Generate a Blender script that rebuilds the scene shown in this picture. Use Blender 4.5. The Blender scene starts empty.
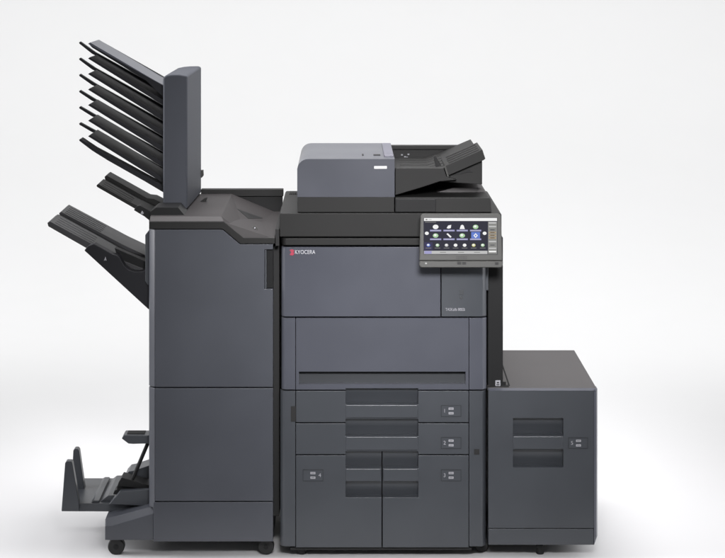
import bpy, bmesh, math, random
from mathutils import Vector, Matrix
random.seed(4)
S = bpy.context.scene
COL = S.collection

# ------------------------------------------------------------------ camera
# Level camera 1.795 m above the floor and 6 m in front of the machine's front plane (Y = 0).
# Front-plane measure: 1 photo pixel = 3 mm.
DIST, FPX, VX, VY, CAMH = 6.0, 2000.0, 345.0, -40.0, 1.7953
cam_d = bpy.data.cameras.new("camera")
cam = bpy.data.objects.new("camera", cam_d)
COL.objects.link(cam)
cam.location = (0, -DIST, CAMH)
cam.rotation_euler = (math.radians(90), 0, 0)
cam_d.sensor_width = 36.0
cam_d.lens = FPX / 725.0 * 36.0
cam_d.shift_x = (362.5 - VX) / 725.0
cam_d.shift_y = -(279.0 - VY) / 725.0
cam_d.clip_end = 200
S.camera = cam

# ------------------------------------------------------------------ studio light
W = bpy.data.worlds.new("World")
S.world = W
W.use_nodes = True
wn = W.node_tree
bgn = wn.nodes["Background"]
tcw = wn.nodes.new("ShaderNodeTexCoord"); sxyz = wn.nodes.new("ShaderNodeSeparateXYZ")
mrw = wn.nodes.new("ShaderNodeMapRange"); mrw.interpolation_type = 'SMOOTHSTEP'
mrw.inputs["From Min"].default_value = 0.0; mrw.inputs["From Max"].default_value = 0.85
mrw.inputs["To Min"].default_value = 0.16; mrw.inputs["To Max"].default_value = 0.64
wn.links.new(tcw.outputs["Generated"], sxyz.inputs[0])
wn.links.new(sxyz.outputs["Z"], mrw.inputs["Value"])
wn.links.new(mrw.outputs["Result"], bgn.inputs["Strength"])
bgn.inputs[0].default_value = (0.985, 0.985, 1.0, 1)

def area(name, loc, target, sx, sy, power, color=(1, 1, 1), spread=180):
    l = bpy.data.lights.new(name, 'AREA')
    l.shape = 'RECTANGLE'; l.size = sx; l.size_y = sy
    l.energy = power; l.color = color; l.spread = math.radians(spread)
    o = bpy.data.objects.new(name, l); COL.objects.link(o)
    o.location = loc
    d = Vector(target) - Vector(loc)
    o.rotation_euler = d.to_track_quat('-Z', 'Y').to_euler()
    return o

area("softbox_key", (0.25, -3.0, 2.16), (0.17, 0.0, 0.78), 0.9, 0.5, 8.6, (0.99, 0.98, 1.0), 34)
area("softbox_overhead", (-0.02, 0.32, 2.6), (-0.02, 0.32, 0.9), 1.6, 0.7, 15, (1, 0.985, 1.0), 82)
area("softbox_left", (-2.5, -0.12, 1.6), (-0.35, 0.0, 1.08), 1.1, 2.0, 31, (0.98, 0.97, 1.0), 116)
area("softbox_right", (2.7, -0.12, 1.6), (0.4, 0.0, 1.10), 1.0, 2.0, 22, (0.98, 0.97, 1.0), 112)
area("backdrop_wash", (0, 3.55, 5.6), (0, 6.6, 0.9), 11.0, 1.2, 246, (1, 1, 1), 135)
area("floor_wash", (0, 2.9, 4.6), (0, 2.9, 0.0), 11.0, 0.5, 34, (1, 1, 1), 75)

S.view_settings.view_transform = 'Standard'
S.view_settings.look = 'None'
S.view_settings.exposure = 0.0
S.view_settings.gamma = 1.0

# ------------------------------------------------------------------ pixel measures -> metres
def X(px, Y=0.0): return (px - VX) * (DIST + Y) / FPX
def Z(py, Y=0.0): return CAMH - (py - VY) * (DIST + Y) / FPX
def P(px, py, Y=0.0): return Vector((X(px, Y), Y, Z(py, Y)))

# ------------------------------------------------------------------ materials
def plastic(name, col, rough=0.45, spec=0.5, grain=700.0, bump=0.12, var=0.07, coat=0.0):
    m = bpy.data.materials.new(name); m.use_nodes = True
    nt = m.node_tree; b = nt.nodes["Principled BSDF"]
    tc = nt.nodes.new("ShaderNodeTexCoord")
    n1 = nt.nodes.new("ShaderNodeTexNoise"); n1.inputs["Scale"].default_value = grain
    n1.inputs["Detail"].default_value = 2.0
    n2 = nt.nodes.new("ShaderNodeTexNoise"); n2.inputs["Scale"].default_value = 5.0
    n2.inputs["Detail"].default_value = 5.0
    nt.links.new(tc.outputs["Object"], n1.inputs["Vector"])
    nt.links.new(tc.outputs["Object"], n2.inputs["Vector"])
    r = nt.nodes.new("ShaderNodeValToRGB")
    r.color_ramp.elements[0].position = 0.3; r.color_ramp.elements[1].position = 0.7
    r.color_ramp.elements[0].color = tuple(c * (1 - var) for c in col) + (1,)
    r.color_ramp.elements[1].color = tuple(c * (1 + var) for c in col) + (1,)
    nt.links.new(n2.outputs["Fac"], r.inputs["Fac"])
    nt.links.new(r.outputs["Color"], b.inputs["Base Color"])
    mr = nt.nodes.new("ShaderNodeMapRange")
    mr.inputs["To Min"].default_value = rough - 0.05; mr.inputs["To Max"].default_value = rough + 0.05
    nt.links.new(n2.outputs["Fac"], mr.inputs["Value"])
    nt.links.new(mr.outputs["Result"], b.inputs["Roughness"])
    bp = nt.nodes.new("ShaderNodeBump"); bp.inputs["Strength"].default_value = bump
    bp.inputs["Distance"].default_value = 0.001
    nt.links.new(n1.outputs["Fac"], bp.inputs["Height"])
    nt.links.new(bp.outputs["Normal"], b.inputs["Normal"])
    b.inputs["Specular IOR Level"].default_value = spec
    b.inputs["Coat Weight"].default_value = coat
    return m

def emit(name, col, e=1.0):
    m = bpy.data.materials.new(name); m.use_nodes = True
    b = m.node_tree.nodes["Principled BSDF"]
    b.inputs["Base Color"].default_value = (0.01, 0.01, 0.01, 1)
    b.inputs["Roughness"].default_value = 0.55
    b.inputs["Specular IOR Level"].default_value = 0.0
    b.inputs["Emission Color"].default_value = tuple(col) + (1,)
    b.inputs["Emission Strength"].default_value = e
    return m

M_PANEL = plastic("slate_blue_panel", (0.057, 0.0603, 0.074), 0.31)
M_PANEL2 = plastic("slate_grey_panel", (0.0415, 0.0455, 0.052), 0.36)
M_CHAR = plastic("charcoal_plastic", (0.0108, 0.0108, 0.0103), 0.5, 0.26, bump=0.12)
M_TOP = plastic("warm_charcoal_top", (0.050, 0.046, 0.046), 0.5, bump=0.15, var=0.1)
M_BLACK = plastic("black_plastic", (0.007, 0.0072, 0.0075), 0.5, 0.25, bump=0.1)
M_TRAY = plastic("black_tray_plastic", (0.0085, 0.0088, 0.011), 0.5, 0.28, bump=0.1)
M_FIN = plastic("finisher_panel", (0.0500, 0.0535, 0.0635), 0.33)
M_DECK = plastic("dark_warm_deck", (0.029, 0.0262, 0.0265), 0.55, 0.3, bump=0.2, var=0.1)
M_TRAYG = plastic("grey_tray_plastic", (0.034, 0.034, 0.036), 0.45, 0.45)
M_TOWER = plastic("satin_slate_tower", (0.056, 0.060, 0.071), 0.6, 0.18)
M_SHADE = plastic("dark_slate_print", (0.022, 0.024, 0.027), 0.55, 0.3)
M_MARK = plastic("faint_slate_mark", (0.031, 0.034, 0.038), 0.5, 0.4)
M_DEEP = plastic("deep_black", (0.004, 0.004, 0.004), 0.7)
M_RUBBER = plastic("caster_rubber", (0.006, 0.006, 0.006), 0.6)
M_BEZEL = plastic("grey_bezel", (0.056, 0.056, 0.053), 0.5, 0.15)
M_LIGHT = plastic("light_grey_plastic", (0.10, 0.10, 0.125), 0.4)
M_PRINT_GLINT = plastic("pale_print_and_glint", (0.27, 0.27, 0.29), 0.6)
M_WHITE = plastic("white_print", (0.80, 0.80, 0.80), 0.5)
M_LOGO = plastic("logo_print", (0.44, 0.44, 0.46), 0.5)
M_RED = plastic("red_print", (0.30, 0.022, 0.05), 0.5)
M_CHROME = plastic("key_metal", (0.5, 0.5, 0.5), 0.25)
M_CHROME.node_tree.nodes["Principled BSDF"].inputs["Metallic"].default_value = 0.9

# ------------------------------------------------------------------ mesh helpers
def prism(bm, pts, y0, y1, mi=0, ref=None):
    """front outline in photo measures at depth ref (default y0), extruded in depth from y0 to y1"""
    r = y0 if ref is None else ref
    q = [(X(a, r), Z(b, r)) for a, b in pts]
    f = [bm.verts.new((x, y0, z)) for x, z in q]
    k = [bm.verts.new((x, y1, z)) for x, z in q]
    n = len(q); fs = [bm.faces.new(f), bm.faces.new(k[::-1])]
    for i in range(n):
        j = (i + 1) % n
        fs.append(bm.faces.new((f[j], f[i], k[i], k[j])))
    for a in fs: a.material_index = mi
    bmesh.ops.recalc_face_normals(bm, faces=fs)
    return fs

def rect(bm, x0, y0, x1, y1, d0, d1, mi=0, ref=None):
    return prism(bm, [(x0, y0), (x1, y0), (x1, y1), (x0, y1)], d0, d1, mi, ref)

def vprism(bm, xy, z0, z1, mi=0):
    """plan outline (x in photo measures on the front plane, Y in metres) extruded in height between two photo rows of the front plane"""
    q = [((a - VX) * 0.003, b) for a, b in xy]
    zz0, zz1 = Z(z0), Z(z1)
    f = [bm.verts.new((x, y, zz0)) for x, y in q]
    k = [bm.verts.new((x, y, zz1)) for x, y in q]
    n = len(q); fs = [bm.faces.new(f), bm.faces.new(k[::-1])]
    for i in range(n):
        j = (i + 1) % n
        fs.append(bm.faces.new((f[j], f[i], k[i], k[j])))
    for a in fs: a.material_index = mi
    bmesh.ops.recalc_face_normals(bm, faces=fs)
    return fs

def solid(bm, front, back, mi=0):
    """loft between two world-space loops"""
    f = [bm.verts.new(v) for v in front]; k = [bm.verts.new(v) for v in back]
    n = len(f); fs = [bm.faces.new(f), bm.faces.new(k[::-1])]
    for i in range(n):
        j = (i + 1) % n
        fs.append(bm.faces.new((f[j], f[i], k[i], k[j])))
    for a in fs: a.material_index = mi
    bmesh.ops.recalc_face_normals(bm, faces=fs)
    return fs

def rod(bm, a, b, r, seg=10, mi=0):
    a, b = Vector(a), Vector(b); d = b - a
    res = bmesh.ops.create_cone(bm, cap_ends=True, segments=seg, radius1=r, radius2=r, depth=d.length)
    mt = Matrix.Translation((a + b) / 2) @ d.to_track_quat('Z', 'Y').to_matrix().to_4x4()
    bmesh.ops.transform(bm, matrix=mt, verts=res['verts'])
    for v in res['verts']:
        for f in v.link_faces: f.material_index = mi

def disc(bm, px, py, r, d, th, mi=0, seg=20):
    c = P(px, py, d); rod(bm, c, c + Vector((0, th, 0)), r, seg, mi)

def text(bm, s, px, py, d, size, mi=0, align='LEFT', sx=1.0):
    cu = bpy.data.curves.new("lettering", 'FONT'); cu.body = s; cu.size = 1.0
    cu.align_x = align; cu.align_y = 'CENTER'; cu.extrude = 0.0
    o = bpy.data.objects.new("lettering", cu); COL.objects.link(o)
    dg = bpy.context.evaluated_depsgraph_get()
    me = o.evaluated_get(dg).to_mesh()
    c = P(px, py, d)
    base = [bm.verts.new((c.x + v.co.x * size * sx, d, c.z + v.co.y * size)) for v in me.vertices]
    for p in me.polygons:
        try:
            f = bm.faces.new([base[i] for i in p.vertices]); f.material_index = mi
        except ValueError:
            pass
    o.evaluated_get(dg).to_mesh_clear()
    bpy.data.objects.remove(o); bpy.data.curves.remove(cu)

def thing(name, label, cat, base):
    o = bpy.data.objects.new(name, None); COL.objects.link(o)
    o.empty_display_size = 0.1
    o.location = base; o['label'] = label; o['category'] = cat
    return o

ORIGIN = {}
def obj(name, bm, mats, parent=None, bevel=0.0015, seg=2, label=None, ang=30):
    if not isinstance(mats, (list, tuple)): mats = [mats]
    o0 = Vector((0, 0, 0))
    p = parent
    while p is not None:
        o0 = o0 + p.location; p = p.parent
    bmesh.ops.remove_doubles(bm, verts=bm.verts, dist=1e-6)
    # every part's origin at the middle of its own box
    mn = Vector((min(v.co[i] for v in bm.verts) for i in range(3)))
    mx = Vector((max(v.co[i] for v in bm.verts) for i in range(3)))
    c = (mn + mx) / 2
    for v in bm.verts: v.co -= c
    me = bpy.data.meshes.new(name); bm.to_mesh(me); bm.free()
    for m in mats: me.materials.append(m)
    for f in me.polygons: f.use_smooth = bevel > 0
    o = bpy.data.objects.new(name, me); COL.objects.link(o)
    o.location = c - o0
    if parent is not None: o.parent = parent
    if bevel > 0:
        b = o.modifiers.new("edge", 'BEVEL'); b.width = bevel; b.segments = seg
        b.limit_method = 'ANGLE'; b.angle_limit = math.radians(ang)
        b.harden_normals = True; b.use_clamp_overlap = True
    if label: o['label'] = label
    return o

def NB(): return bmesh.new()

def arc(cx, cy, r, a0, a1, n):
    return [(cx + r * math.cos(math.radians(a0 + (a1 - a0) * i / n)),
             cy - r * math.sin(math.radians(a0 + (a1 - a0) * i / n))) for i in range(n + 1)]

def caster(parent, px, py, d, rpx, w=0.03):
    bm = NB()
    c = P(px, py, d); r = rpx * (DIST + d) / FPX
    rod(bm, c, c + Vector((0, w, 0)), r, 32)
    wheel = obj("caster_wheel", bm, M_RUBBER, parent, 0.004, 3)
    bm = NB()
    rod(bm, c + Vector((0, -0.002, 0)), c + Vector((0, 0.0, 0)), r * 0.3, 16)
    obj("hub_cap", bm, M_BLACK, wheel, 0)
    return wheel

def plate_label(parent, x0, y0, x1, y1, num, right=False):
    """paper-size window: recessed frame, number and two short lines of print"""
    bm = NB()
    t = 0.5
    rect(bm, x0, y0, x1, y0 + t, -0.0012, 0.002, 1); rect(bm, x0, y1 - t, x1, y1, -0.0012, 0.002, 1)
    rect(bm, x0, y0 + t, x0 + t, y1 - t, -0.0012, 0.002, 1); rect(bm, x1 - t, y0 + t, x1, y1 - t, -0.0012, 0.002, 1)
    rect(bm, x0 + t, y0 + t, x1 - t, y1 - t, -0.0006, 0.002, 0)
    m = (y0 + y1) / 2
    if right:
        text(bm, num, x0 + 17, m, -0.0009, 0.016, 2, 'CENTER'); xs = x0 + 7.6
    else:
        text(bm, num, x0 + 3.6, m, -0.0009, 0.016, 2, 'CENTER'); xs = x0 + 7.6
    rect(bm, xs, m - 3.4, xs + 5.0, m - 1.2, -0.0012, 0.0, 2)
    rect(bm, xs, m + 1.2, xs + 5.0, m + 3.4, -0.0012, 0.0, 2)
    rect(bm, xs + 0.8, m - 2.5, xs + 4.2, m - 2.1, -0.0016, 0.0, 3)
    rect(bm, xs + 0.8, m + 2.1, xs + 4.2, m + 2.5, -0.0016, 0.0, 3)
    return obj("size_window", bm, [M_PANEL2, M_SHADE, M_PRINT_GLINT, M_BEZEL], parent, 0)

def pocket_back(bm, x0, x1, y0, y1, ya=0.006, yb=0.024, mi=0, yk=0.0275):
    """slanted back of a finger recess: nearer at its top"""
    a = [(X(x0), ya, Z(y0)), (X(x1), ya, Z(y0)), (X(x1), yb, Z(y1)), (X(x0), yb, Z(y1))]
    k = [(v[0], yk, v[2]) for v in a]
    solid(bm, a, k, mi)

# ------------------------------------------------------------------ setting: seamless studio sweep
bm = NB()
prof = [(-0.36, 0.0), (3.6, 0.0)]
R0 = 4.4
for i in range(1, 25):
    a = math.radians(80) * i / 24
    prof.append((3.6 + R0 * math.sin(a), R0 - R0 * math.cos(a)))
rows = [[bm.verts.new((x, y, z)) for x in (-7.5, 7.5)] for y, z in prof]
for a, b in zip(rows, rows[1:]):
    bm.faces.new((a[0], a[1], b[1], b[0]))
M_SWEEP = plastic("white_studio_paper", (0.672, 0.672, 0.672), 0.8, 0.2, grain=300, bump=0.02, var=0.004)
fl = obj("floor", bm, M_SWEEP, None, 0)
for f in fl.data.polygons: f.use_smooth = True
fl['kind'] = 'structure'

# ================================================================== FINISHER
FIN = thing("document_finisher", "tall slate grey finisher cabinet at the left with black output trays on its left side", "finisher", (X(212), 0.3, 0))
bm = NB(); rect(bm, 152, 225, 219, 246.0, 0.032, 0.59, 0, 0.0); rect(bm, 152, 246, 273, 540.5, 0.022, 0.60, 0, 0.0)
obj("cabinet", bm, M_PANEL2, FIN, 0.003)
# front door with notch for its grip
bm = NB()
prism(bm, [(155.2, 229.6), (222.4, 229.6), (240, 244.2), (273, 244.2), (273, 249.5), (264.5, 249.5), (264.5, 289), (273, 289), (273, 387), (155.2, 387)], 0.0, 0.02)
door = obj("front_door", bm, M_FIN, FIN, 0.0012)
bm = NB()
rect(bm, 264.8, 249.8, 266.6, 288.7, 0.003, 0.0195, 0, 0.0)
pocket_back(bm, 266.6, 273, 249.8, 288.7, 0.012, 0.016, 1)
obj("door_grip", bm, [M_PANEL2, M_BLACK], door, 0.0008)
bm = NB(); rect(bm, 155.2, 388.3, 273, 501, 0.0, 0.02)
obj("lower_panel", bm, M_FIN, FIN, 0.0012)
bm = NB(); rect(bm, 153.5, 502.2, 273, 541.5, 0.0, 0.02)
obj("base_panel", bm, M_FIN, FIN, 0.0012)
# chamfered left corner post
bm = NB()
vprism(bm, [(154.9, 0.0005), (154.9, 0.06), (148.3, 0.06), (148.3, 0.022), (149.4, 0.016)], 229.6, 387)
vprism(bm, [(154.9, 0.0005), (154.9, 0.06), (148.3, 0.06), (148.3, 0.022), (149.4, 0.016)], 388.3, 508)
obj("corner_post", bm, M_FIN, FIN, 0.0015)
# left side exit plate
bm = NB(); prism(bm, [(145.2, 235), (148.2, 231.5), (152, 231.5), (152, 285), (147.8, 285), (145.2, 281)], 0.05, 0.55)
obj("exit_plate", bm, M_PANEL2, FIN, 0.001)
# top band + deck
bm = NB()
prism(bm, [(149, 221.6), (223.6, 221.6), (243.4, 237.8), (275, 237.8), (275, 243.6), (240.3, 243.6), (222.8, 229), (149, 229)], -0.003, 0.03)
obj("top_band", bm, M_CHAR, FIN, 0.0012)
bm = NB()
yb = 0.6
def zf(py): return Z(py)
def TP(px, py, Y): return ((px - VX) * 0.003, Y, zf(py))
A = [TP(149.5, 221.2, 0.0), TP(223.6, 221.2, 0.0), TP(243.6, 237.4, 0.0), TP(275, 237.4, 0.0)]
A2 = [TP(149.5, 217.2, 0.022), TP(221.0, 217.2, 0.022), TP(245.5, 236.6, 0.012), TP(275, 236.6, 0.012)]
Bk = [TP(149.5, 217.2, yb), TP(220.5, 217.2, yb), TP(267.0, 236.6, yb), TP(275, 236.6, yb)]
lo = zf(223.0)
va = [bm.verts.new(v) for v in A]; vb = [bm.verts.new(v) for v in A2]; vc = [bm.verts.new(v) for v in Bk]
la = [bm.verts.new((v[0], v[1], v[2] - 0.004)) for v in A]; lc = [bm.verts.new((v[0], v[1], v[2] - 0.016)) for v in Bk]
for i in range(3):
    bm.faces.new((va[i], va[i+1], vb[i+1], vb[i]))
    bm.faces.new((la[i], la[i+1], va[i+1], va[i]))
    bm.faces.new((lc[i+1], lc[i], vc[i], vc[i+1]))
bm.faces.new((vb[0], vb[1], vc[1], vc[0]))
bm.faces.new((vb[1], vb[2], vc[1])); bm.faces.new((vb[2], vc[2], vc[1]))
bm.faces.new((vb[2], vb[3], vc[3], vc[2]))
bm.faces.new((la[0], va[0], vb[0], vc[0], lc[0])); bm.faces.new((lc[3], vc[3], vb[3], va[3], la[3]))
bm.faces.new([la[i] for i in range(4)] + [lc[i] for i in (3, 2, 1, 0)])
bmesh.ops.recalc_face_normals(bm, faces=bm.faces)
deck = obj("top_deck", bm, M_DECK, FIN, 0.007, 4, ang=4)
# engraved arrow on the sloping facet
def on_plane(px, py, p0, p1, p2, off=0.0):
    n = (Vector(p1) - Vector(p0)).cross(Vector(p2) - Vector(p0)).normalized()
    if n.z < 0: n = -n
    o = Vector((0, -DIST, CAMH)); d = P(px, py, 0) - o
    t = (Vector(p0) - o).dot(n) / d.dot(n)
    return o + d * t + n * off
bm = NB()
tri = [(237.5, 209.2), (262.5, 218.3), (248.5, 218.8)]
solid(bm, [on_plane(a, b, A2[2], Bk[2], Bk[1], 0.0008) for a, b in tri], [on_plane(a, b, A2[2], Bk[2], Bk[1], -0.001) for a, b in tri])
obj("arrow_mark", bm, M_BLACK, deck, 0)
bm = NB()
kc = on_plane(254.6, 232.6, A2[2], A2[3], Bk[3]) + Vector((0, 0, 0.0055))
rod(bm, kc + Vector((0, 0.012, -0.004)), kc + Vector((0, -0.006, 0.009)), 0.0085, 24, 0)
rod(bm, kc + Vector((0, 0.0, 0.0048)), kc + Vector((0, -0.0066, 0.0095)), 0.0058, 20, 1)
rod(bm, kc + Vector((0.001, -0.006, 0.0093)), kc + Vector((0.001, -0.0071, 0.0099)), 0.0022, 12, 2)  # pale dot: the lock's glint put in as colour
obj("key_lock", bm, [M_BEZEL, M_DEEP, M_PRINT_GLINT], deck, 0)
bm = NB(); rect(bm, 201, 189.2, 283.4, 196.4, 0.598, 0.63, 0, 0.601); rect(bm, 204, 196.4, 282.6, 222, 0.606, 0.625, 1, 0.606)
obj("rear_rail", bm, [M_CHAR, M_DEEP], FIN, 0.002)
bm = NB()
prism(bm, [(197, 204), (199, 202.5), (204.5, 198.5), (207.5, 197.5), (206.5, 200), (203.5, 205), (200.5, 206.3)], 0.38, 0.40)
obj("release_hook", bm, M_DEEP, FIN, 0.001)
# dark docking wall toward the printer
bm = NB(); rect(bm, 273.4, 246, 279.3, 516, 0.05, 0.55, 0, 0.05)
prism(bm, [(275.4, 229), (279.2, 229), (279.2, 246), (275.4, 246)], 0.0, 0.55)
obj("docking_wall", bm, M_DEEP, FIN, 0.001)

# main output tray (left side)
tr = NB()
prism(tr, [(47.3, 222.8), (50, 221.2), (94, 245.0), (118, 258.5), (152, 272), (152, 282), (116, 264), (86, 248.0), (48.2, 226.4)], 0.10, 0.27)
main_tray = obj("output_tray", tr, M_TRAYG, FIN, 0.0015)
bm = NB()
prism(bm, [(50.6, 223.2), (96, 247.8), (118, 260), (152, 276), (152, 284), (48.6, 227)], 0.27, 0.315, 0, 0.10)
obj("tray_channel", bm, M_DEEP, main_tray, 0)
bm = NB()
prism(bm, [(49.0, 222.0), (51, 220.6), (96, 244.6), (113.6, 254.0), (152, 272), (152, 284), (116, 266), (49.8, 226.4)], 0.315, 0.50, 0, 0.10)
for k in range(5):
    y = 0.335 + k * 0.032
    prism(bm, [(54, 221.75), (92, 242.0), (92, 243.0), (54, 222.9)], y, y + 0.020, 0, 0.10)
obj("tray_plate", bm, M_TRAYG, main_tray, 0.0015)
bm = NB()
for k in range(4):
    y = 0.12 + k * 0.036
    prism(bm, [(54, 223.0), (92, 243.55), (92, 244.6), (54, 224.0)], y, y + 0.024, 0, 0.10)
obj("tray_ribs", bm, M_TRAYG, main_tray, 0.0006)
bm = NB()
prism(bm, [(101, 227.0), (107, 229.4), (127, 237.6), (133, 246.6), (151, 258), (151, 270), (104, 233)], 0.38, 0.50, 0, 0.50)
obj("paper_guide", bm, M_TRAYG, main_tray, 0.002)
bm = NB()
wing = [(84.2, 250.5), (87.5, 246.2), (94, 243.6), (97.5, 245.6), (113, 254.2), (116.5, 255), (119.5, 257), (121.5, 261)] \
     + [(124.5, 266), (129.5, 270), (135.5, 271.8), (142, 271.4), (151, 268.6), (151, 310.5), (148, 309)]
prism(bm, wing, 0.06, 0.10)
obj("tray_bracket", bm, M_TRAY, main_tray, 0.0025, 3)
bm = NB()
prism(bm, [(113, 250), (118, 252), (151, 266.5), (151, 280), (128, 273), (117, 262)], 0.101, 0.14, 0, 0.06)
obj("tray_hollow", bm, M_BLACK, main_tray, 0.001)
bm = NB(); prism(bm, [(84.6, 250.5), (116, 262), (151, 275), (151, 310)], 0.141, 0.34, 0, 0.06)
obj("bracket_box", bm, M_BLACK, main_tray, 0.001)
bm = NB(); prism(bm, [(104, 260.5), (105.6, 256.6), (106.5, 260.5), (105.6, 260.5), (105.2, 259.2), (104.8, 260.5)], 0.0585, 0.062, 0, 0.06)
obj("tray_mark", bm, M_PRINT_GLINT, main_tray, 0, label="small pale letter A mark on the bracket")

# upper output tray
bm = NB()
prism(bm, [(96.4, 185.4), (98.2, 183.9), (132, 203.0), (166, 219.5), (166, 227.5), (150, 221), (134, 208.2), (97, 187.0)], 0.10, 0.24)
up = obj("upper_output_tray", bm, M_CHAR, FIN, 0.0012)
bm = NB(); prism(bm, [(98.6, 186.4), (132, 205), (170, 222), (170, 228), (98, 188)], 0.24, 0.29, 0, 0.10)
obj("tray_channel", bm, M_DEEP, up, 0)
bm = NB(); prism(bm, [(97.0, 183.4), (99, 182.2), (141, 205.6), (148, 206.4), (172, 219), (172, 228), (97.6, 187)], 0.29, 0.40, 0, 0.10)
obj("tray_plate", bm, M_CHAR, up, 0.0015)
bm = NB(); prism(bm, [(133.8, 210.2), (136.5, 206.2), (140, 205.5), (168, 220.5), (168, 229), (149, 229), (149, 219.2)], 0.065, 0.10)
prism(bm, [(140.6, 213.6), (142.2, 210.6), (144, 213.4), (143, 214.4)], 0.0635, 0.066, 1, 0.065)
obj("tray_bracket", bm, [M_BLACK, M_PRINT_GLINT], up, 0.0012)
bm = NB()
for k in range(3):
    prism(bm, [(101.5, 185.4), (131, 202.0), (131, 203.0), (101.5, 186.4)], 0.115 + k * 0.040, 0.140 + k * 0.040, 0, 0.10)
obj("tray_ribs", bm, M_CHAR, up, 0.0005)
# seat of the sorter on the deck
bm = NB(); prism(bm, [(150, 216.9), (150, 212), (156, 207.5), (178, 207.5), (186, 217), (186, 217.2)], 0.05, 0.17, 0, 0.05)
obj("deck_step", bm, M_BLACK, FIN, 0.002)

# base foot
bm = NB()
secs = []
for Yp, top in ((0.012, [(104.6, 527.2), (111.2, 527.2), (153.3, 514.6)]), (0.030, [(104.0, 521.6), (105.4, 521.4), (153.3, 508.4)]), (0.45, [(104.0, 520.5), (104.6, 520.3), (153.3, 507)])):
    secs.append([bm.verts.new(((a - VX) * 0.003, Yp, Z(b))) for a, b in top] +
                [bm.verts.new(((153.3 - VX) * 0.003, Yp, Z(541.3))), bm.verts.new(((104.4 - VX) * 0.003, Yp, Z(541.3)))])
for a, b in zip(secs, secs[1:]):
    for i in range(5):
        j = (i + 1) % 5; bm.faces.new((a[i], a[j], b[j], b[i]))
bm.faces.new(secs[0]); bm.faces.new(secs[-1][::-1])
bmesh.ops.recalc_face_normals(bm, faces=bm.faces)
obj("base_foot", bm, M_FIN, FIN, 0.002, 2)
# low stacking tray
d = 0.10
bm = NB()
prism(bm, [(61.4, 511.4), (62.4, 503.5), (149, 503.5), (149, 513), (108, 511.6)], d, d + 0.30)
stack = obj("stacking_tray", bm, M_PANEL2, FIN, 0.002)
bm = NB()
prism(bm, [(61.4, 511.0), (65.0, 463.0), (66.2, 461.4), (71.2, 461.4), (72.2, 463.0), (79, 503.6), (79, 511)], d - 0.012, d + 0.018)
obj("paper_stop", bm, M_PANEL2, stack, 0.002)
bm = NB()
prism(bm, [(70.5, 505.5), (73.2, 450.4), (74.6, 448.8), (77.4, 448.8), (79.0, 450.4), (84.5, 489.0), (92, 489.5), (92, 505)], d + 0.168, d + 0.20)
obj("paper_stop", bm, M_PANEL2, stack, 0.002)
bm = NB()
prism(bm, [(98, 503.4), (108, 495.5), (149, 494.5), (149, 503.4)], d + 0.02, d + 0.26)
prism(bm, [(90, 503.4), (94, 500.5), (99, 500.5), (99.5, 503.4)], d + 0.01, d + 0.29, 0)
obj("tray_ramp", bm, M_PANEL2, stack, 0.002)
bm = NB()
prism(bm, [(109, 504.2), (120, 491.5), (149, 489.5), (149, 506.0)], d - 0.03, d + 0.02)
prism(bm, [(117, 487.2), (118.5, 482.5), (121.5, 477.6), (149, 485.2), (149, 489.5), (122, 486.6)], d - 0.01, d + 0.06, 1)
prism(bm, [(113, 494.5), (114.4, 490.6), (117, 489.6), (117, 486), (122, 486), (149, 489), (149, 494)], d + 0.0, d + 0.05, 1)
prism(bm, [(124.5, 476), (128.6, 471.5), (133, 470.8), (149, 465.5), (149, 484.8)], d + 0.07, d + 0.16, 0)
obj("fold_unit", bm, [M_PANEL2, M_BLACK], stack, 0.0015)
bm = NB(); rod(bm, P(147.9, 443, d), P(132.6, 479, d), 0.0058, 12)
obj("support_rod", bm, M_BLACK, stack, 0)
bm = NB()
prism(bm, [(121.6, 438.6), (123.6, 435.2), (150, 435.4), (150, 443.6), (133, 444.0), (128.4, 443.7)], d - 0.02, d + 0.045)
paddle = obj("fold_paddle", bm, M_PANEL2, stack, 0.002)
bm = NB()
rect(bm, 126.5, 434.6, 144, 436.0, d - 0.005, d + 0.035, 0, d - 0.02)
obj("paddle_slot", bm, M_DEEP, paddle, 0)
caster(FIN, 116.0, 546.9, 0.035, 8.3)
caster(FIN, 266.0, 546.9, 0.035, 8.0)

# ================================================================== SORTER
SOR = thing("mailbox_sorter", "tall narrow mailbox sorter with seven black slanted trays, standing on top of the finisher", "mailbox sorter", (X(178, .17), 0.35, Z(216.8)))
y0, y1 = 0.17, 0.60
zt = lambda py: Z(py, y0)
bm = NB()
fr = []; bk = []
zb = Z(216.4)
xl, xr = X(163, y0), X(187.4, y0); xrb = X(201.2, y1)
ftop = [(xl, zt(77.5)), (xl + 0.010, zt(75.2)), (xl + 0.028, zt(74.2)), (xl + 0.05, zt(74.2)), (xr - 0.01, zt(75.0)), (xr, zt(75.8))]
btop = [(xl, Z(70.5, y1)), (xl + 0.012, Z(68.0, y1)), (xl + 0.030, Z(66.8, y1)), (xl + 0.052, Z(66.2, y1)), (xrb - 0.01, Z(66.1, y1)), (xrb, Z(66.8, y1))]
solid(bm, [Vector((x, y0, z)) for x, z in ftop] + [Vector((xr, y0, zb)), Vector((xl, y0, zb))],
          [Vector((x, y1, z)) for x, z in btop] + [Vector((xrb, y1, zb)), Vector((xl, y1, zb))])
tower = obj("tower", bm, M_TOWER, SOR, 0.006, 4, ang=40)
bm = NB()
prism(bm, [(197.6, 172), (199, 170.6), (203.0, 170.4), (203.4, 176), (201.5, 178), (198, 178)], 0.595, 0.62)
obj("latch_knob", bm, M_BEZEL, SOR, 0.001)
bm = NB()
ty = 0.24
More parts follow.
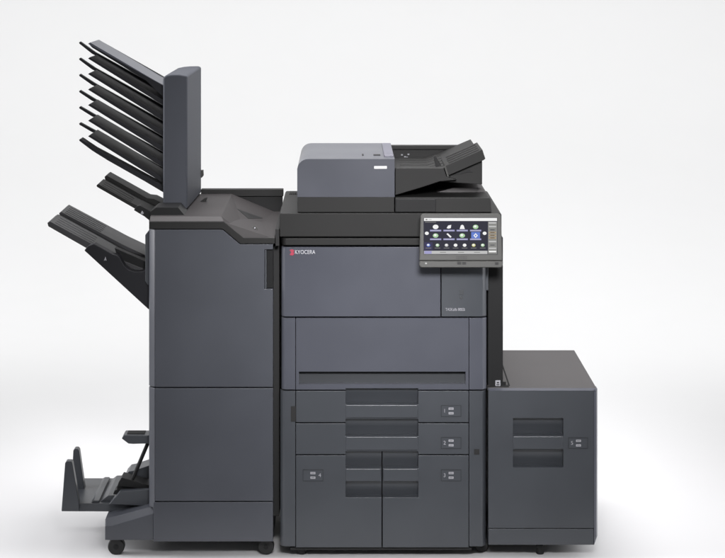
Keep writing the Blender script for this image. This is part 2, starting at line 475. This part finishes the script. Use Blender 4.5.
# pale lidded top tray
prism(bm, [(88.0, 43.8), (90.2, 42.4), (150, 77.5), (166, 86.5), (166, 87.5), (150, 78.5), (88.8, 44.4)], ty, ty + 0.22)
prism(bm, [(89.4, 44.7), (150, 78.6), (166, 87.6), (166, 100), (146, 80.6), (92, 47.6)], ty + 0.001, ty + 0.20, 2)
prism(bm, [(89.5, 42.6), (150, 76.8), (166, 86), (166, 88), (150, 79), (89.5, 44.2)], ty + 0.22, ty + 0.235, 1, ty)
obj("top_cover", bm, [M_PANEL, M_BLACK, M_TRAY], SOR, 0.001)
for j in range(6):
    o = 15.55 * j
    bm = NB()
    prism(bm, [(88.0, 58.6 + o), (89.8, 57.2 + o), (142, 87.5 + o), (166, 101.5 + o), (166, 107 + o), (142, 92.2 + o)], ty, ty + 0.20)
    e = 16.2 * j - o
    prism(bm, [(79.0, 42.6 + o + e), (80.2, 41.6 + o + e), (95, 52.2 + o + e * .2), (166, 91.5 + o), (166, 94.5 + o), (95, 55.4 + o), (92, 53.8 + o + e * .2), (79.4, 43.8 + o + e)], ty + 0.178, ty + 0.20)
    obj("bin_tray", bm, M_TRAY, SOR, 0.0008)
bm = NB()
prism(bm, [(79.0, 139.8), (80.4, 138.8), (95, 148.6), (110, 156.6), (142, 174), (166, 187), (166, 194), (145, 181.5), (108, 160.6), (92, 150.6), (79.4, 141.0)], ty, ty + 0.06)
obj("bin_tray", bm, M_TRAY, SOR, 0.0008)

# ================================================================== PRINTER
PRN = thing("multifunction_printer", "slate grey floor standing multifunction printer with tilted touch screen, in the middle", "printer", (X(384), 0.3, 0))
bm = NB(); rect(bm, 283, 238, 484.5, 546, 0.058, 0.60, 0, 0.0)
obj("body_frame", bm, M_BLACK, PRN, 0.002)
# dark right side cover
bm = NB(); rect(bm, 487.6, 237, 503.0, 388.2, 0.045, 0.58, 0, 0.045)
obj("side_cover", bm, M_BLACK, PRN, 0.003)
# scanner slab
bm = NB(); prism(bm, [(279.5, 214.5), (281, 212.9), (500, 212.9), (501.6, 214.5), (501.6, 237), (279.5, 237)], 0.0, 0.572)
slab = obj("scanner_housing", bm, M_CHAR, PRN, 0.003, 3)
bm = NB()
for k in range(6):
    rect(bm, 285 + k * 1.9, 211.9, 286.1 + k * 1.9, 213.2, 0.47, 0.545, 0, 0.0)
obj("vent_slots", bm, M_DEEP, slab, 0)
bm = NB()
vprism(bm, [(281.2, 0.022), (282.5, 0.008), (285.5, 0.001), (486, 0.001), (487.4, 0.01), (487.4, 0.031), (281.2, 0.031)], 238.2, 245.4)
obj("trim_band", bm, M_CHAR, PRN, 0.002)
CL = [(281.2, 0.020), (281.5, 0.012), (284.6, 0.0022), (286.2, 0.0)]
CR = [(481.6, 0.0), (482.8, 0.0016), (486.3, 0.0126), (486.9, 0.020)]
bm = NB(); vprism(bm, CL + [(440.4, 0.0), (440.4, 0.03), (281.2, 0.03)], 247.2, 316.6)
cover = obj("front_cover", bm, M_PANEL, PRN, 0.001)
bm = NB()
text(bm, "KYOCERA", 294.7, 252.2, -0.0008, 0.0165, 0, 'LEFT', 0.82)
obj("brand_lettering", bm, M_LOGO, cover, 0)
bm = NB()
em = [(289.6, 250.2), (291.2, 249.4), (293.0, 249.4), (294.0, 250.4), (294.2, 251.4), (293.2, 252.2), (294.2, 253.0), (294.0, 254.6), (292.6, 255.4), (290.8, 255.4), (289.6, 254.4), (290.6, 253.4), (291.2, 252.2), (290.4, 251.2)]
prism(bm, em, -0.001, 0.0005)
obj("brand_emblem", bm, M_RED, cover, 0)
bm = NB(); vprism(bm, [(441.5, 0.0), (441.5, 0.03), (486.9, 0.03)] + CR[::-1], 247.2, 316.6)
tdoor = obj("toner_door", bm, M_PANEL2, PRN, 0.001)
bm = NB(); text(bm, "TASKalfa 8003i", 445.4, 309.6, -0.0008, 0.0125, 0, 'LEFT', 0.76)
obj("model_lettering", bm, M_PRINT_GLINT, tdoor, 0)
bm = NB(); rect(bm, 459.3, 290, 463.7, 295, -0.0012, 0.001); disc(bm, 461.4, 297.6, 0.005, -0.001, 0.002)
obj("indicator", bm, M_MARK, tdoor, 0.0006)
bm = NB(); rect(bm, 485.9, 262, 488.6, 291, 0.012, 0.04, 0, 0.0)
obj("door_catch", bm, M_PANEL2, PRN, 0.001)
# middle cover between two posts
bm = NB(); vprism(bm, CL + [(295.4, 0.0), (295.4, 0.03), (281.2, 0.03)], 318.1, 389.6)
obj("corner_post", bm, M_PANEL, PRN, 0.0008)
bm = NB(); vprism(bm, [(469.2, 0.0), (469.2, 0.03), (486.9, 0.03)] + CR[::-1], 318.1, 389.6)
obj("corner_post", bm, M_PANEL, PRN, 0.0008)
bm = NB()
x0, x1, ya, yb_ = 296.0, 468.6, 318.1, 389.6
rect(bm, x0, ya, x1, 371.6, 0.0, 0.03)
rect(bm, x0, 371.6, 299.0, 384.2, 0.0, 0.03); rect(bm, 465.6, 371.6, x1, 384.2, 0.0, 0.03)
prism(bm, [(x0, 384.2), (x1, 384.2), (x1, yb_), (418.3, yb_), (418.3, 388.2), (345.6, 388.2), (345.6, yb_), (x0, yb_)], 0.0, 0.03)
bmesh.ops.remove_doubles(bm, verts=bm.verts, dist=1e-5)
mid = obj("middle_cover", bm, M_PANEL, PRN, 0)
bm = NB(); pocket_back(bm, 299.0, 465.6, 371.6, 384.2, 0.022, 0.022)
obj("grip_recess", bm, M_MARK, mid, 0)
# lower posts
bm = NB(); vprism(bm, [(279.9, 0.024)] + [(280.3, 0.0125), (283.6, 0.0022), (285.4, 0.0), (295.4, 0.0), (295.4, 0.03), (279.9, 0.03)], 391.0, 546.4)
post = obj("base_post", bm, M_PANEL2, PRN, 0.0008)
bm = NB(); rect(bm, 290.8, 406.2, 295.9, 421.6, -0.0015, 0.004)
obj("post_latch", bm, M_DEEP, post, 0.0006)
bm = NB(); vprism(bm, [(469.2, 0.0), (469.2, 0.03), (486.3, 0.03)] + [(a - 0.6, b) for a, b in CR[::-1]], 391.0, 546.4)
post = obj("base_post", bm, M_PANEL2, PRN, 0.0008)
bm = NB(); rect(bm, 474.2, 449.2, 479.4, 454.6, -0.0015, 0.004)
obj("post_button", bm, M_DEEP, post, 0.0006)

PX0, PX1 = 345.6, 418.3
def drawer(outline, pockets, win, num, right=False, bev=0.001, label=None):
    bm = NB(); prism(bm, outline, 0.0, 0.050)
    dr = obj("paper_drawer", bm, M_PANEL2, PRN, bev, label=label)
    for (a, b, t, u) in pockets:
        bm = NB(); pocket_back(bm, a, b, t, u, 0.014, 0.032, 0, 0.055)
        obj("grip_recess", bm, M_PANEL2, dr, 0)
    plate_label(dr, *win, num, right)
    return dr
def bar(outline, parent):
    bm = NB(); prism(bm, outline, -0.004, 0.02)
    obj("grip_bar", bm, M_PANEL, parent, 0.0015)
d1 = drawer([(296, 391), (PX0, 391), (PX0, 404.6), (PX1, 404.6), (PX1, 391), (468.6, 391), (468.6, 422.2), (PX1, 422.2), (PX1, 419.0), (PX0, 419.0), (PX0, 422.2), (296, 422.2)],
            [(PX0, PX1, 388.4, 404.6)], (441, 405.2, 461.2, 416.7), "1", label="upper slim paper drawer")
d2 = drawer([(296, 423.4), (PX0, 423.4), (PX0, 436.4), (PX1, 436.4), (PX1, 423.4), (468.6, 423.4), (468.6, 454.2), (PX1, 454.2), (PX1, 451.4), (PX0, 451.4), (PX0, 454.2), (296, 454.2)],
            [(PX0, PX1, 420.2, 436.4)], (441, 437.2, 461.2, 448.7), "2", label="second slim paper drawer")
d3 = drawer([(382.7, 468.4), (PX1, 468.4), (PX1, 455.4), (468.6, 455.4), (468.6, 547.4), (382.7, 547.4), (382.7, 497.4), (PX1, 497.4), (PX1, 481.6), (382.7, 481.6)],
            [(382.7, PX1, 452.6, 468.4), (382.7, PX1, 481.6, 497.4)], (441, 469.6, 461.2, 481.1), "3", label="deep right paper drawer")
d4 = drawer([(296, 455.4), (PX0, 455.4), (PX0, 468.4), (381.6, 468.4), (381.6, 481.6), (PX0, 481.6), (PX0, 497.4), (381.6, 497.4), (381.6, 547.4), (296, 547.4)],
            [(PX0, 381.6, 452.6, 468.4), (PX0, 381.6, 481.6, 497.4)], (302.8, 469.6, 323.2, 481.1), "4", True, label="deep left paper drawer")
for dd, (a, b, t, u) in ((d1, (PX0, PX1, 404.8, 418)), (d2, (PX0, PX1, 436.6, 450.4)), (d3, (382.9, PX1, 468.6, 481.4)), (d4, (PX0, 381.4, 468.6, 481.4))):
    bm = NB(); rect(bm, a + .3, t, b - .3, u, -0.0045, 0.0015)
    obj("grip_bar", bm, M_PANEL2, dd, 0.003, 3)
bm = NB(); rect(bm, 290, 546.8, 472, 550.4, 0.012, 0.40, 0, 0.012)
obj("skirt", bm, M_DEEP, PRN, 0.003)
caster(PRN, 481.8, 546.2, 0.06, 6.4)
bm = NB()
c = P(301.5, 551, 0.05); rod(bm, Vector((c.x, .05, 0.0)), Vector((c.x, .05, Z(546))), 0.014, 20)
obj("levelling_foot", bm, M_RUBBER, PRN, 0.002)

# document feeder on the scanner
bm = NB()
cov = [(297.2, 197.0), (297.2, 169.0)] + [(308.2 + 11 * math.cos(math.radians(a)), 170.0 - 11 * math.sin(math.radians(a))) for a in range(175, 89, -12)] + [(309, 159), (394.6, 159.0), (394.6, 197.0)]
prism(bm, cov, 0.0, 0.52)
ADF = obj("document_feeder", bm, M_PANEL, PRN, 0.002, 3, ang=25)
bm = NB(); rect(bm, 297.4, 197.0, 394.4, 212.4, 0.0015, 0.53, 0, 0.0)
obj("feeder_base", bm, M_CHAR, ADF, 0.0015)
bm = NB(); rect(bm, 374.2, 166.2, 386.8, 168.7, -0.0012, 0.001)
obj("name_strip", bm, M_WHITE, ADF, 0)
bm = NB()
def topbox(bm, px0, px1, Ya, Yb, h, mi=0):
    z = Z(159.0); a = [Vector(((p - VX) * 0.003, yy, z + h)) for p, yy in ((px0, Ya), (px1, Ya), (px1, Yb), (px0, Yb))]
    solid(bm, a, [v - Vector((0, 0, h + 0.002)) for v in a], mi)
topbox(bm, 362.3, 364.0, 0.10, 0.145, 0.0015)
obj("status_light", bm, M_DEEP, ADF, 0)
bm = NB(); topbox(bm, 374, 381, 0.105, 0.135, 0.0015)
obj("status_light", bm, M_DEEP, ADF, 0)
bm = NB(); topbox(bm, 384.6, 394.0, 0.06, 0.46, 0.006)
obj("open_lever", bm, M_LIGHT, ADF, 0.0025, 3)
# output deck
bm = NB()
prism(bm, [(395.2, 197.6), (489, 197.6), (490.8, 199.5), (491.6, 212.4), (395.2, 212.4)], 0.0, 0.50)
prism(bm, [(395.6, 199), (436, 199), (436, 212.2), (395.6, 212.2)], -0.002, 0.002, 1)
obj("output_deck", bm, [M_CHAR, M_BLACK], ADF, 0.0025, 2)
bm = NB()
prism(bm, [(436, 198.4), (456, 193.0), (486, 193.0), (489, 198.0)], 0.14, 0.44, 0, 0.0)
obj("deck_ramp", bm, M_TOP, ADF, 0.002)
# input tray
bm = NB()
prism(bm, [(395.2, 168.0), (443.6, 168.0), (446.8, 176.5), (457, 180.0), (440, 181.5), (420, 188.0), (395.2, 195.4)], 0.02, 0.05)
prism(bm, [(395.2, 172), (430, 172), (446, 167), (480, 152.5), (480, 157), (430, 181), (395.2, 190)], 0.05, 0.50, 0, 0.05)
itray = obj("input_tray", bm, M_CHAR, ADF, 0.0018)
bm = NB()
prism(bm, [(445.0, 167.2), (446.2, 165.6), (482.4, 149.6), (485.4, 158.8), (483.6, 160.2), (447.8, 175.8)], 0.022, 0.262)
for k in range(4):
    y = 0.05 + k * 0.055
    prism(bm, [(449.0, 163.2), (479.5, 149.9), (479.5, 151.5), (449.0, 165.0)], y, y + 0.012, 0, 0.022)
obj("tray_extension", bm, M_CHAR, itray, 0.0012)
bm = NB()
for k in range(5):
    y = 0.10 + k * 0.075
    prism(bm, [(402, 171.4), (430.5, 171.4), (446, 166.4), (446, 168), (430.5, 173), (402, 173)], y, y + 0.010, 0, 0.05)
obj("tray_ribs", bm, M_CHAR, itray, 0.0006)
bm = NB()
prism(bm, [(446, 176.5), (482.2, 160.8), (482.2, 184.6), (438, 181.6)], 0.045, 0.48, 0, 0.045)
solid(bm, [P(452, 176, .0445), P(468, 169.5, .0445), P(474, 172.5, .0445), P(468, 172.6, .0445)], [P(452, 176, .048), P(468, 169.5, .048), P(474, 172.5, .048), P(468, 172.6, .048)], 1)
obj("tray_support", bm, [M_CHAR, M_BLACK], itray, 0.0015)
bm = NB()
rect(bm, 391.0, 145.6, 474, 149.2, 0.495, 0.53, 0, 0.5)
rect(bm, 391.0, 149.2, 474, 186, 0.505, 0.525, 1, 0.5)
obj("rear_guide", bm, [M_CHAR, M_CHAR], itray, 0.001)
bm = NB()
for k, (px, py) in enumerate(((402, 155), (405, 157), (408.5, 154.5), (407, 157.5))):
    rect(bm, px - .9, py - .7, px + .9, py + .7, 0.5035, 0.506, 0, 0.5)
obj("guide_marks", bm, M_PRINT_GLINT, itray, 0)
bm = NB()
prism(bm, [(396, 163.5), (424, 163.5), (428, 168.5), (396, 168.5)], 0.34, 0.36, 0, 0.34)
obj("paper_guide", bm, M_CHAR, itray, 0.001)
bm = NB(); prism(bm, [(433.6, 157), (435.4, 155.6), (441, 165), (441, 172), (437, 172)], 0.12, 0.14, 0, 0.12)
obj("paper_guide", bm, M_BLACK, itray, 0.001)
bm = NB(); prism(bm, [(444, 165.6), (445.6, 165.4), (449.0, 176.4), (447.2, 176.8)], 0.0185, 0.0215, 0, 0.02)
obj("tray_hinge", bm, M_BEZEL, itray, 0.0005)

# control panel (tilted, bottom edge nearer the viewer)
CPY0, CPY1 = -0.055, -0.085   # top / bottom depth
def cp(px, py, off=0.0):
    t = (py - 213.0) / (267.0 - 213.0)
    Y = CPY0 + (CPY1 - CPY0) * t
    v = P(px, py, Y)
    # the screen normal leans up and toward the viewer
    return v + Vector((0, -off, off * 0.18))
def cprect(bm, x0, y0, x1, y1, o0, o1, mi=0):
    solid(bm, [cp(a, b, o0) for a, b in ((x0, y0), (x1, y0), (x1, y1), (x0, y1))], [cp(a, b, o1) for a, b in ((x0, y0), (x1, y0), (x1, y1), (x0, y1))], mi)
def cpoly(bm, pts, o0, mi=0):
    f = bm.faces.new([bm.verts.new(cp(a, b, o0)) for a, b in pts]); f.material_index = mi
def cpcirc(bm, px, py, r, o0, mi=0, ry=None, n=12):
    cpoly(bm, [(px + r * math.cos(2 * math.pi * i / n), py - (ry or r) * math.sin(2 * math.pi * i / n)) for i in range(n)], o0, mi)
bm = NB()
out = [(420.6, 215.6), (422.6, 213.4), (499.0, 213.4), (501.2, 215.6), (502.4, 260.6), (419.5, 260.6)]
solid(bm, [cp(a, b, 0) for a, b in out], [cp(a, b, -0.028) for a, b in out])
CP = obj("control_panel", bm, M_BEZEL, PRN, 0.003, 3, ang=25)
bm = NB()
out = [(419.5, 261.0), (502.6, 261.0), (502.8, 265.2), (501.0, 267.6), (421.0, 267.6), (419.3, 265.4)]
solid(bm, [cp(a, b, 0.003) for a, b in out], [cp(a, b, -0.028) for a, b in out])
lip = obj("panel_lip", bm, M_BEZEL, CP, 0.0025, 3)
bm = NB()
cprect(bm, 457.2, 261.9, 461.0, 264.6, 0.0036, 0.002, 0)
obj("panel_button", bm, M_DEEP, lip, 0)
bm = NB(); cprect(bm, 462.2, 261.9, 466.0, 264.6, 0.0036, 0.002, 0)
obj("panel_button", bm, M_DEEP, lip, 0)
bm = NB(); cprect(bm, 495.0, 262.2, 498.4, 264.8, 0.0036, 0.002, 0)
obj("panel_button", bm, M_DEEP, lip, 0)
bm = NB(); cprect(bm, 425, 262.6, 427, 264.2, 0.0036, 0.002, 0)
obj("power_light", bm, emit("lamp_white", (0.8, 0.8, 0.8), 0.7), lip, 0)
bm = NB()
for r in range(2):
    for k in range(7):
        cprect(bm, 456.5 + k * 1.6, 256.4 + r * 1.7, 457.2 + k * 1.6, 257.2 + r * 1.7, 0.0006, -0.001, 0)
obj("speaker_holes", bm, M_DEEP, CP, 0)
EM = [emit("screen_dark", (0.022, 0.022, 0.038), 1.0), emit("screen_white", (0.88, 0.88, 0.88), 1.0), emit("screen_label", (0.34, 0.33, 0.58), 1.0),
      emit("screen_green", (0.40, 0.62, 0.36), 1.0), emit("screen_blue", (0.12, 0.20, 0.60), 1.0), emit("screen_grey", (0.24, 0.24, 0.23), 1.0),
      emit("screen_tan", (0.42, 0.32, 0.19), 1.0), emit("screen_pale", (0.50, 0.50, 0.50), 1.0), emit("screen_navy", (0.035, 0.032, 0.085), 1.0), emit("screen_yellow", (0.62, 0.62, 0.25), 1.0)]
bm = NB()
cprect(bm, 423.6, 217.6, 497.4, 254.4, 0.0006, -0.001, 0)
cpoly(bm, [(424, 218.0), (497, 218.0), (497, 221.0), (424, 221.0)], 0.0010, 1)
cpoly(bm, [(425.5, 219.0), (427.5, 219.0), (427.5, 220.2), (425.5, 220.2)], 0.0013, 5)
cpoly(bm, [(428.4, 219.2), (431.6, 219.2), (431.6, 219.9), (428.4, 219.9)], 0.0013, 7)
cpoly(bm, [(425.0, 222.0), (436, 222.0), (436, 222.5), (425.0, 222.5)], 0.0010, 5)
cpoly(bm, [(488.0, 221.6), (497, 221.6), (497, 254.0), (488.0, 254.0)], 0.0009, 5)
for yy, c in ((222.2, 7), (225.8, 7), (229.2, 5), (231.8, 6), (234.6, 6), (237.2, 6), (240.8, 7), (244.4, 5), (247.6, 7), (250.8, 1)):
    cpoly(bm, [(488.8, yy), (496.2, yy), (496.2, yy + 1.5), (488.8, yy + 1.5)], 0.0012, c)
    if c in (6, 5):
        cpoly(bm, [(490.2, yy + .4), (494.6, yy + .4), (494.6, yy + 1.0), (490.2, yy + 1.0)], 0.0015, 0)
cpoly(bm, [(424, 250.8), (487.4, 250.8), (487.4, 254.0), (424, 254.0)], 0.0010, 7)
cpoly(bm, [(424.4, 251.0), (431.6, 251.0), (431.6, 253.8), (424.4, 253.8)], 0.0013, 2)
for a in (440, 458, 474): cpoly(bm, [(a, 252.0), (a + 6, 252.0), (a + 6, 252.7), (a, 252.7)], 0.0013, 5)
cols = [435.6, 449.0, 462.2, 475.6]
for r, yc in enumerate((226.9, 235.6)):
    for k, xc in enumerate(cols):
        cpoly(bm, [(xc - 5.6, yc + 2.9), (xc + 5.6, yc + 2.9), (xc + 5.6, yc + 4.5), (xc - 5.6, yc + 4.5)], 0.0010, 2)
        cpoly(bm, [(xc - 4.4, yc + 3.5), (xc + 4.2, yc + 3.5), (xc + 4.2, yc + 3.9), (xc - 4.4, yc + 3.9)], 0.0012, 7)
        sel = (r, k)
        if sel == (1, 3):
            cpoly(bm, [(xc - 4.4, yc - 3.6), (xc + 4.4, yc - 3.6), (xc + 4.4, yc + 2.8), (xc - 4.4, yc + 2.8)], 0.0010, 4)
            cpoly(bm, [(xc, yc - 2.4), (xc + 2.2, yc), (xc, yc + 2.4), (xc - 2.2, yc)], 0.0012, 1)
            cpoly(bm, [(xc, yc - 1.1), (xc + 1.0, yc), (xc, yc + 1.1), (xc - 1.0, yc)], 0.0014, 4)
        elif sel == (1, 1):
            cpoly(bm, [(xc - 2.6, yc - 1.6), (xc - 1.2, yc - 2.4), (xc + 2.6, yc + 1.2), (xc + 1.2, yc + 2.2)], 0.0010, 1)
        elif sel == (0, 1):
            cpoly(bm, [(xc - 2.4, yc + 1.2), (xc - 0.8, yc - 1.4), (xc + 2.2, yc - 2.0), (xc + 1.8, yc + 1.2), (xc - 0.6, yc + 1.8)], 0.0010, 1)
        elif sel == (0, 2):
            cpoly(bm, [(xc - 2.6, yc + 2.2), (xc - 1.4, yc - 1.4), (xc, yc - 2.2), (xc + 1.4, yc - 1.4), (xc + 2.6, yc + 2.2)], 0.0010, 1)
        elif sel in ((0, 3), (1, 2), (1, 0)):
            cpcirc(bm, xc, yc, 2.8, 0.0010, 3, 2.2); cpcirc(bm, xc - .4, yc - .5, 1.4, 0.0012, 1, 1.1)
        else:
            cpcirc(bm, xc, yc, 2.9, 0.0010, 1, 2.3)
for k in range(7):
    xc = 428.4 + k * 9.05; yc = 245.2
    if k == 0: cpoly(bm, [(xc - 4.2, 242.2), (xc + 4.2, 242.2), (xc + 4.2, 250.4), (xc - 4.2, 250.4)], 0.0008, 8)
    cpcirc(bm, xc, yc, 1.9, 0.0010, (4, 3, 7, 1, 1, 9, 3)[k], 1.6); cpcirc(bm, xc - .2, yc - .3, 1.2, 0.0012, 1, 0.9)
    cpoly(bm, [(xc - 2.8, yc + 2.6), (xc + 2.8, yc + 2.6), (xc + 2.8, yc + 3.1), (xc - 2.8, yc + 3.1)], 0.0010, 5)
for xc in (426.8, 484.6): cpcirc(bm, xc, 233.3, 2.0, 0.0010, 1, 1.7)
bmesh.ops.recalc_face_normals(bm, faces=bm.faces)
for f in bm.faces:
    if f.normal.y > 0.5 and len(f.link_edges if hasattr(f, 'link_edges') else f.edges) and all(len(e.link_faces) == 1 for e in f.edges): f.normal_flip()
obj("touch_screen", bm, EM, CP, 0)
bm = NB(); rect(bm, 430, 238, 494, 246, -0.05, -0.001, 0, 0.0)
obj("panel_arm", bm, M_CHAR, CP, 0.002)

# ================================================================== SIDE PAPER FEEDER
FED = thing("side_paper_feeder", "low slate grey side paper feeder cabinet with flat charcoal top, at the right", "paper feeder", (X(542), 0.3, 0))
bm = NB(); rect(bm, 488.6, 393, 596.4, 545.4, 0.058, 0.585, 0, 0.0)
obj("cabinet", bm, M_PANEL2, FED, 0.003)
bm = NB(); prism(bm, [(488.2, 388.6), (597.0, 388.6), (597.0, 393), (488.2, 393)], 0.0122, 0.592, 0, 0.0)
obj("top_plate", bm, M_TOP, FED, 0.0015)
bm = NB()
solid(bm, [P(488.4, 390.6), P(597.0, 390.6), Vector((X(597.0), 0.0118, Z(388.9))), Vector((X(488.4), 0.0118, Z(388.9)))],
          [Vector((X(a), 0.0119, Z(390.6))) for a in (488.4, 597.0)] + [Vector((X(597.0), 0.0119, Z(388.9))), Vector((X(488.4), 0.0119, Z(388.9)))])
obj("edge_trim", bm, M_PANEL, FED, 0)
bm = NB()
prism(bm, [(488.4, 390.7), (593.8, 390.7), (593.8, 418.0), (488.4, 418.0)], 0.0, 0.05)
rect(bm, 488.4, 418.0, 513.0, 467.4, 0.0, 0.05); rect(bm, 563.4, 418.0, 593.8, 467.4, 0.0, 0.05)
rect(bm, 488.4, 467.4, 593.8, 528.0, 0.0, 0.05); rect(bm, 513.0, 436.0, 563.4, 449.6, 0.0, 0.05)
bmesh.ops.remove_doubles(bm, verts=bm.verts, dist=1e-5)
fd = obj("front_panel", bm, M_PANEL2, FED, 0)
for a, b in ((418.0, 436.0), (449.6, 467.4)):
    bm = NB(); pocket_back(bm, 513, 563.4, a, b, 0.015, 0.034, 0, 0.055); obj("grip_recess", bm, M_PANEL2, fd, 0)
bm = NB(); rect(bm, 513.2, 436.2, 563.2, 449.4, -0.0045, 0.002); obj("grip_bar", bm, M_PANEL2, fd, 0.003, 3)
plate_label(fd, 568.4, 437.6, 588.0, 448.6, "5")
bm = NB(); rect(bm, 488.4, 528.9, 593.8, 545.0, 0.001, 0.03, 0, 0.0)
obj("kick_panel", bm, M_PANEL2, FED, 0.0015)
bm = NB()
vprism(bm, [(594.0, 0.0005), (596.2, 0.004), (598.0, 0.016), (598.0, 0.05), (594.0, 0.05)], 389.6, 537.5)
pl = [(594.0, 0.0005), (596.2, 0.004), (598.0, 0.016), (598.0, 0.05), (594.0, 0.05)]
solid(bm, [Vector(((a - VX) * .003, b, Z(537.55))) for a, b in pl], [Vector(((min(a, 594.0 + (a - 594) * .15) - VX) * .003, b, Z(545.2))) for a, b in pl])
obj("corner_post", bm, M_PANEL, FED, 0.0008)
bm = NB(); rect(bm, 536.6, 545.5, 543.4, 548.2, 0.04, 0.065); c = P(540, 548, .05)
rod(bm, Vector((c.x, .05, 0)), Vector((c.x, .05, Z(546, .05))), 0.0115, 20)
obj("levelling_foot", bm, M_RUBBER, FED, 0.0015)
# docking bracket standing on the top plate beside the printer
bm = NB()
rod(bm, P(502.2, 364.5, 0.12), P(509.4, 386.0, 0.04), 0.0022, 10)
rod(bm, P(509.6, 386.4, 0.04), P(497, 387.0, 0.035), 0.0026, 10)
prism(bm, [(487, 387.2), (508.6, 386.2), (509.6, 387.6), (503, 388.8), (500, 390.2), (487, 390.2)], 0.02, 0.04)
br = obj("docking_bracket", bm, M_DEEP, FED, 0)
bm = NB(); rect(bm, 495.4, 380.6, 500.4, 386.0, 0.03, 0.036); rect(bm, 501.2, 382, 506.0, 386.2, 0.034, 0.04, 1)
rect(bm, 496.8, 382.0, 499.0, 383.2, 0.0292, 0.0305, 1, .03); rect(bm, 496.4, 384.2, 499.4, 385.0, 0.0292, 0.0305, 1, .03)
obj("caution_tag", bm, [M_PRINT_GLINT, M_BLACK], br, 0)
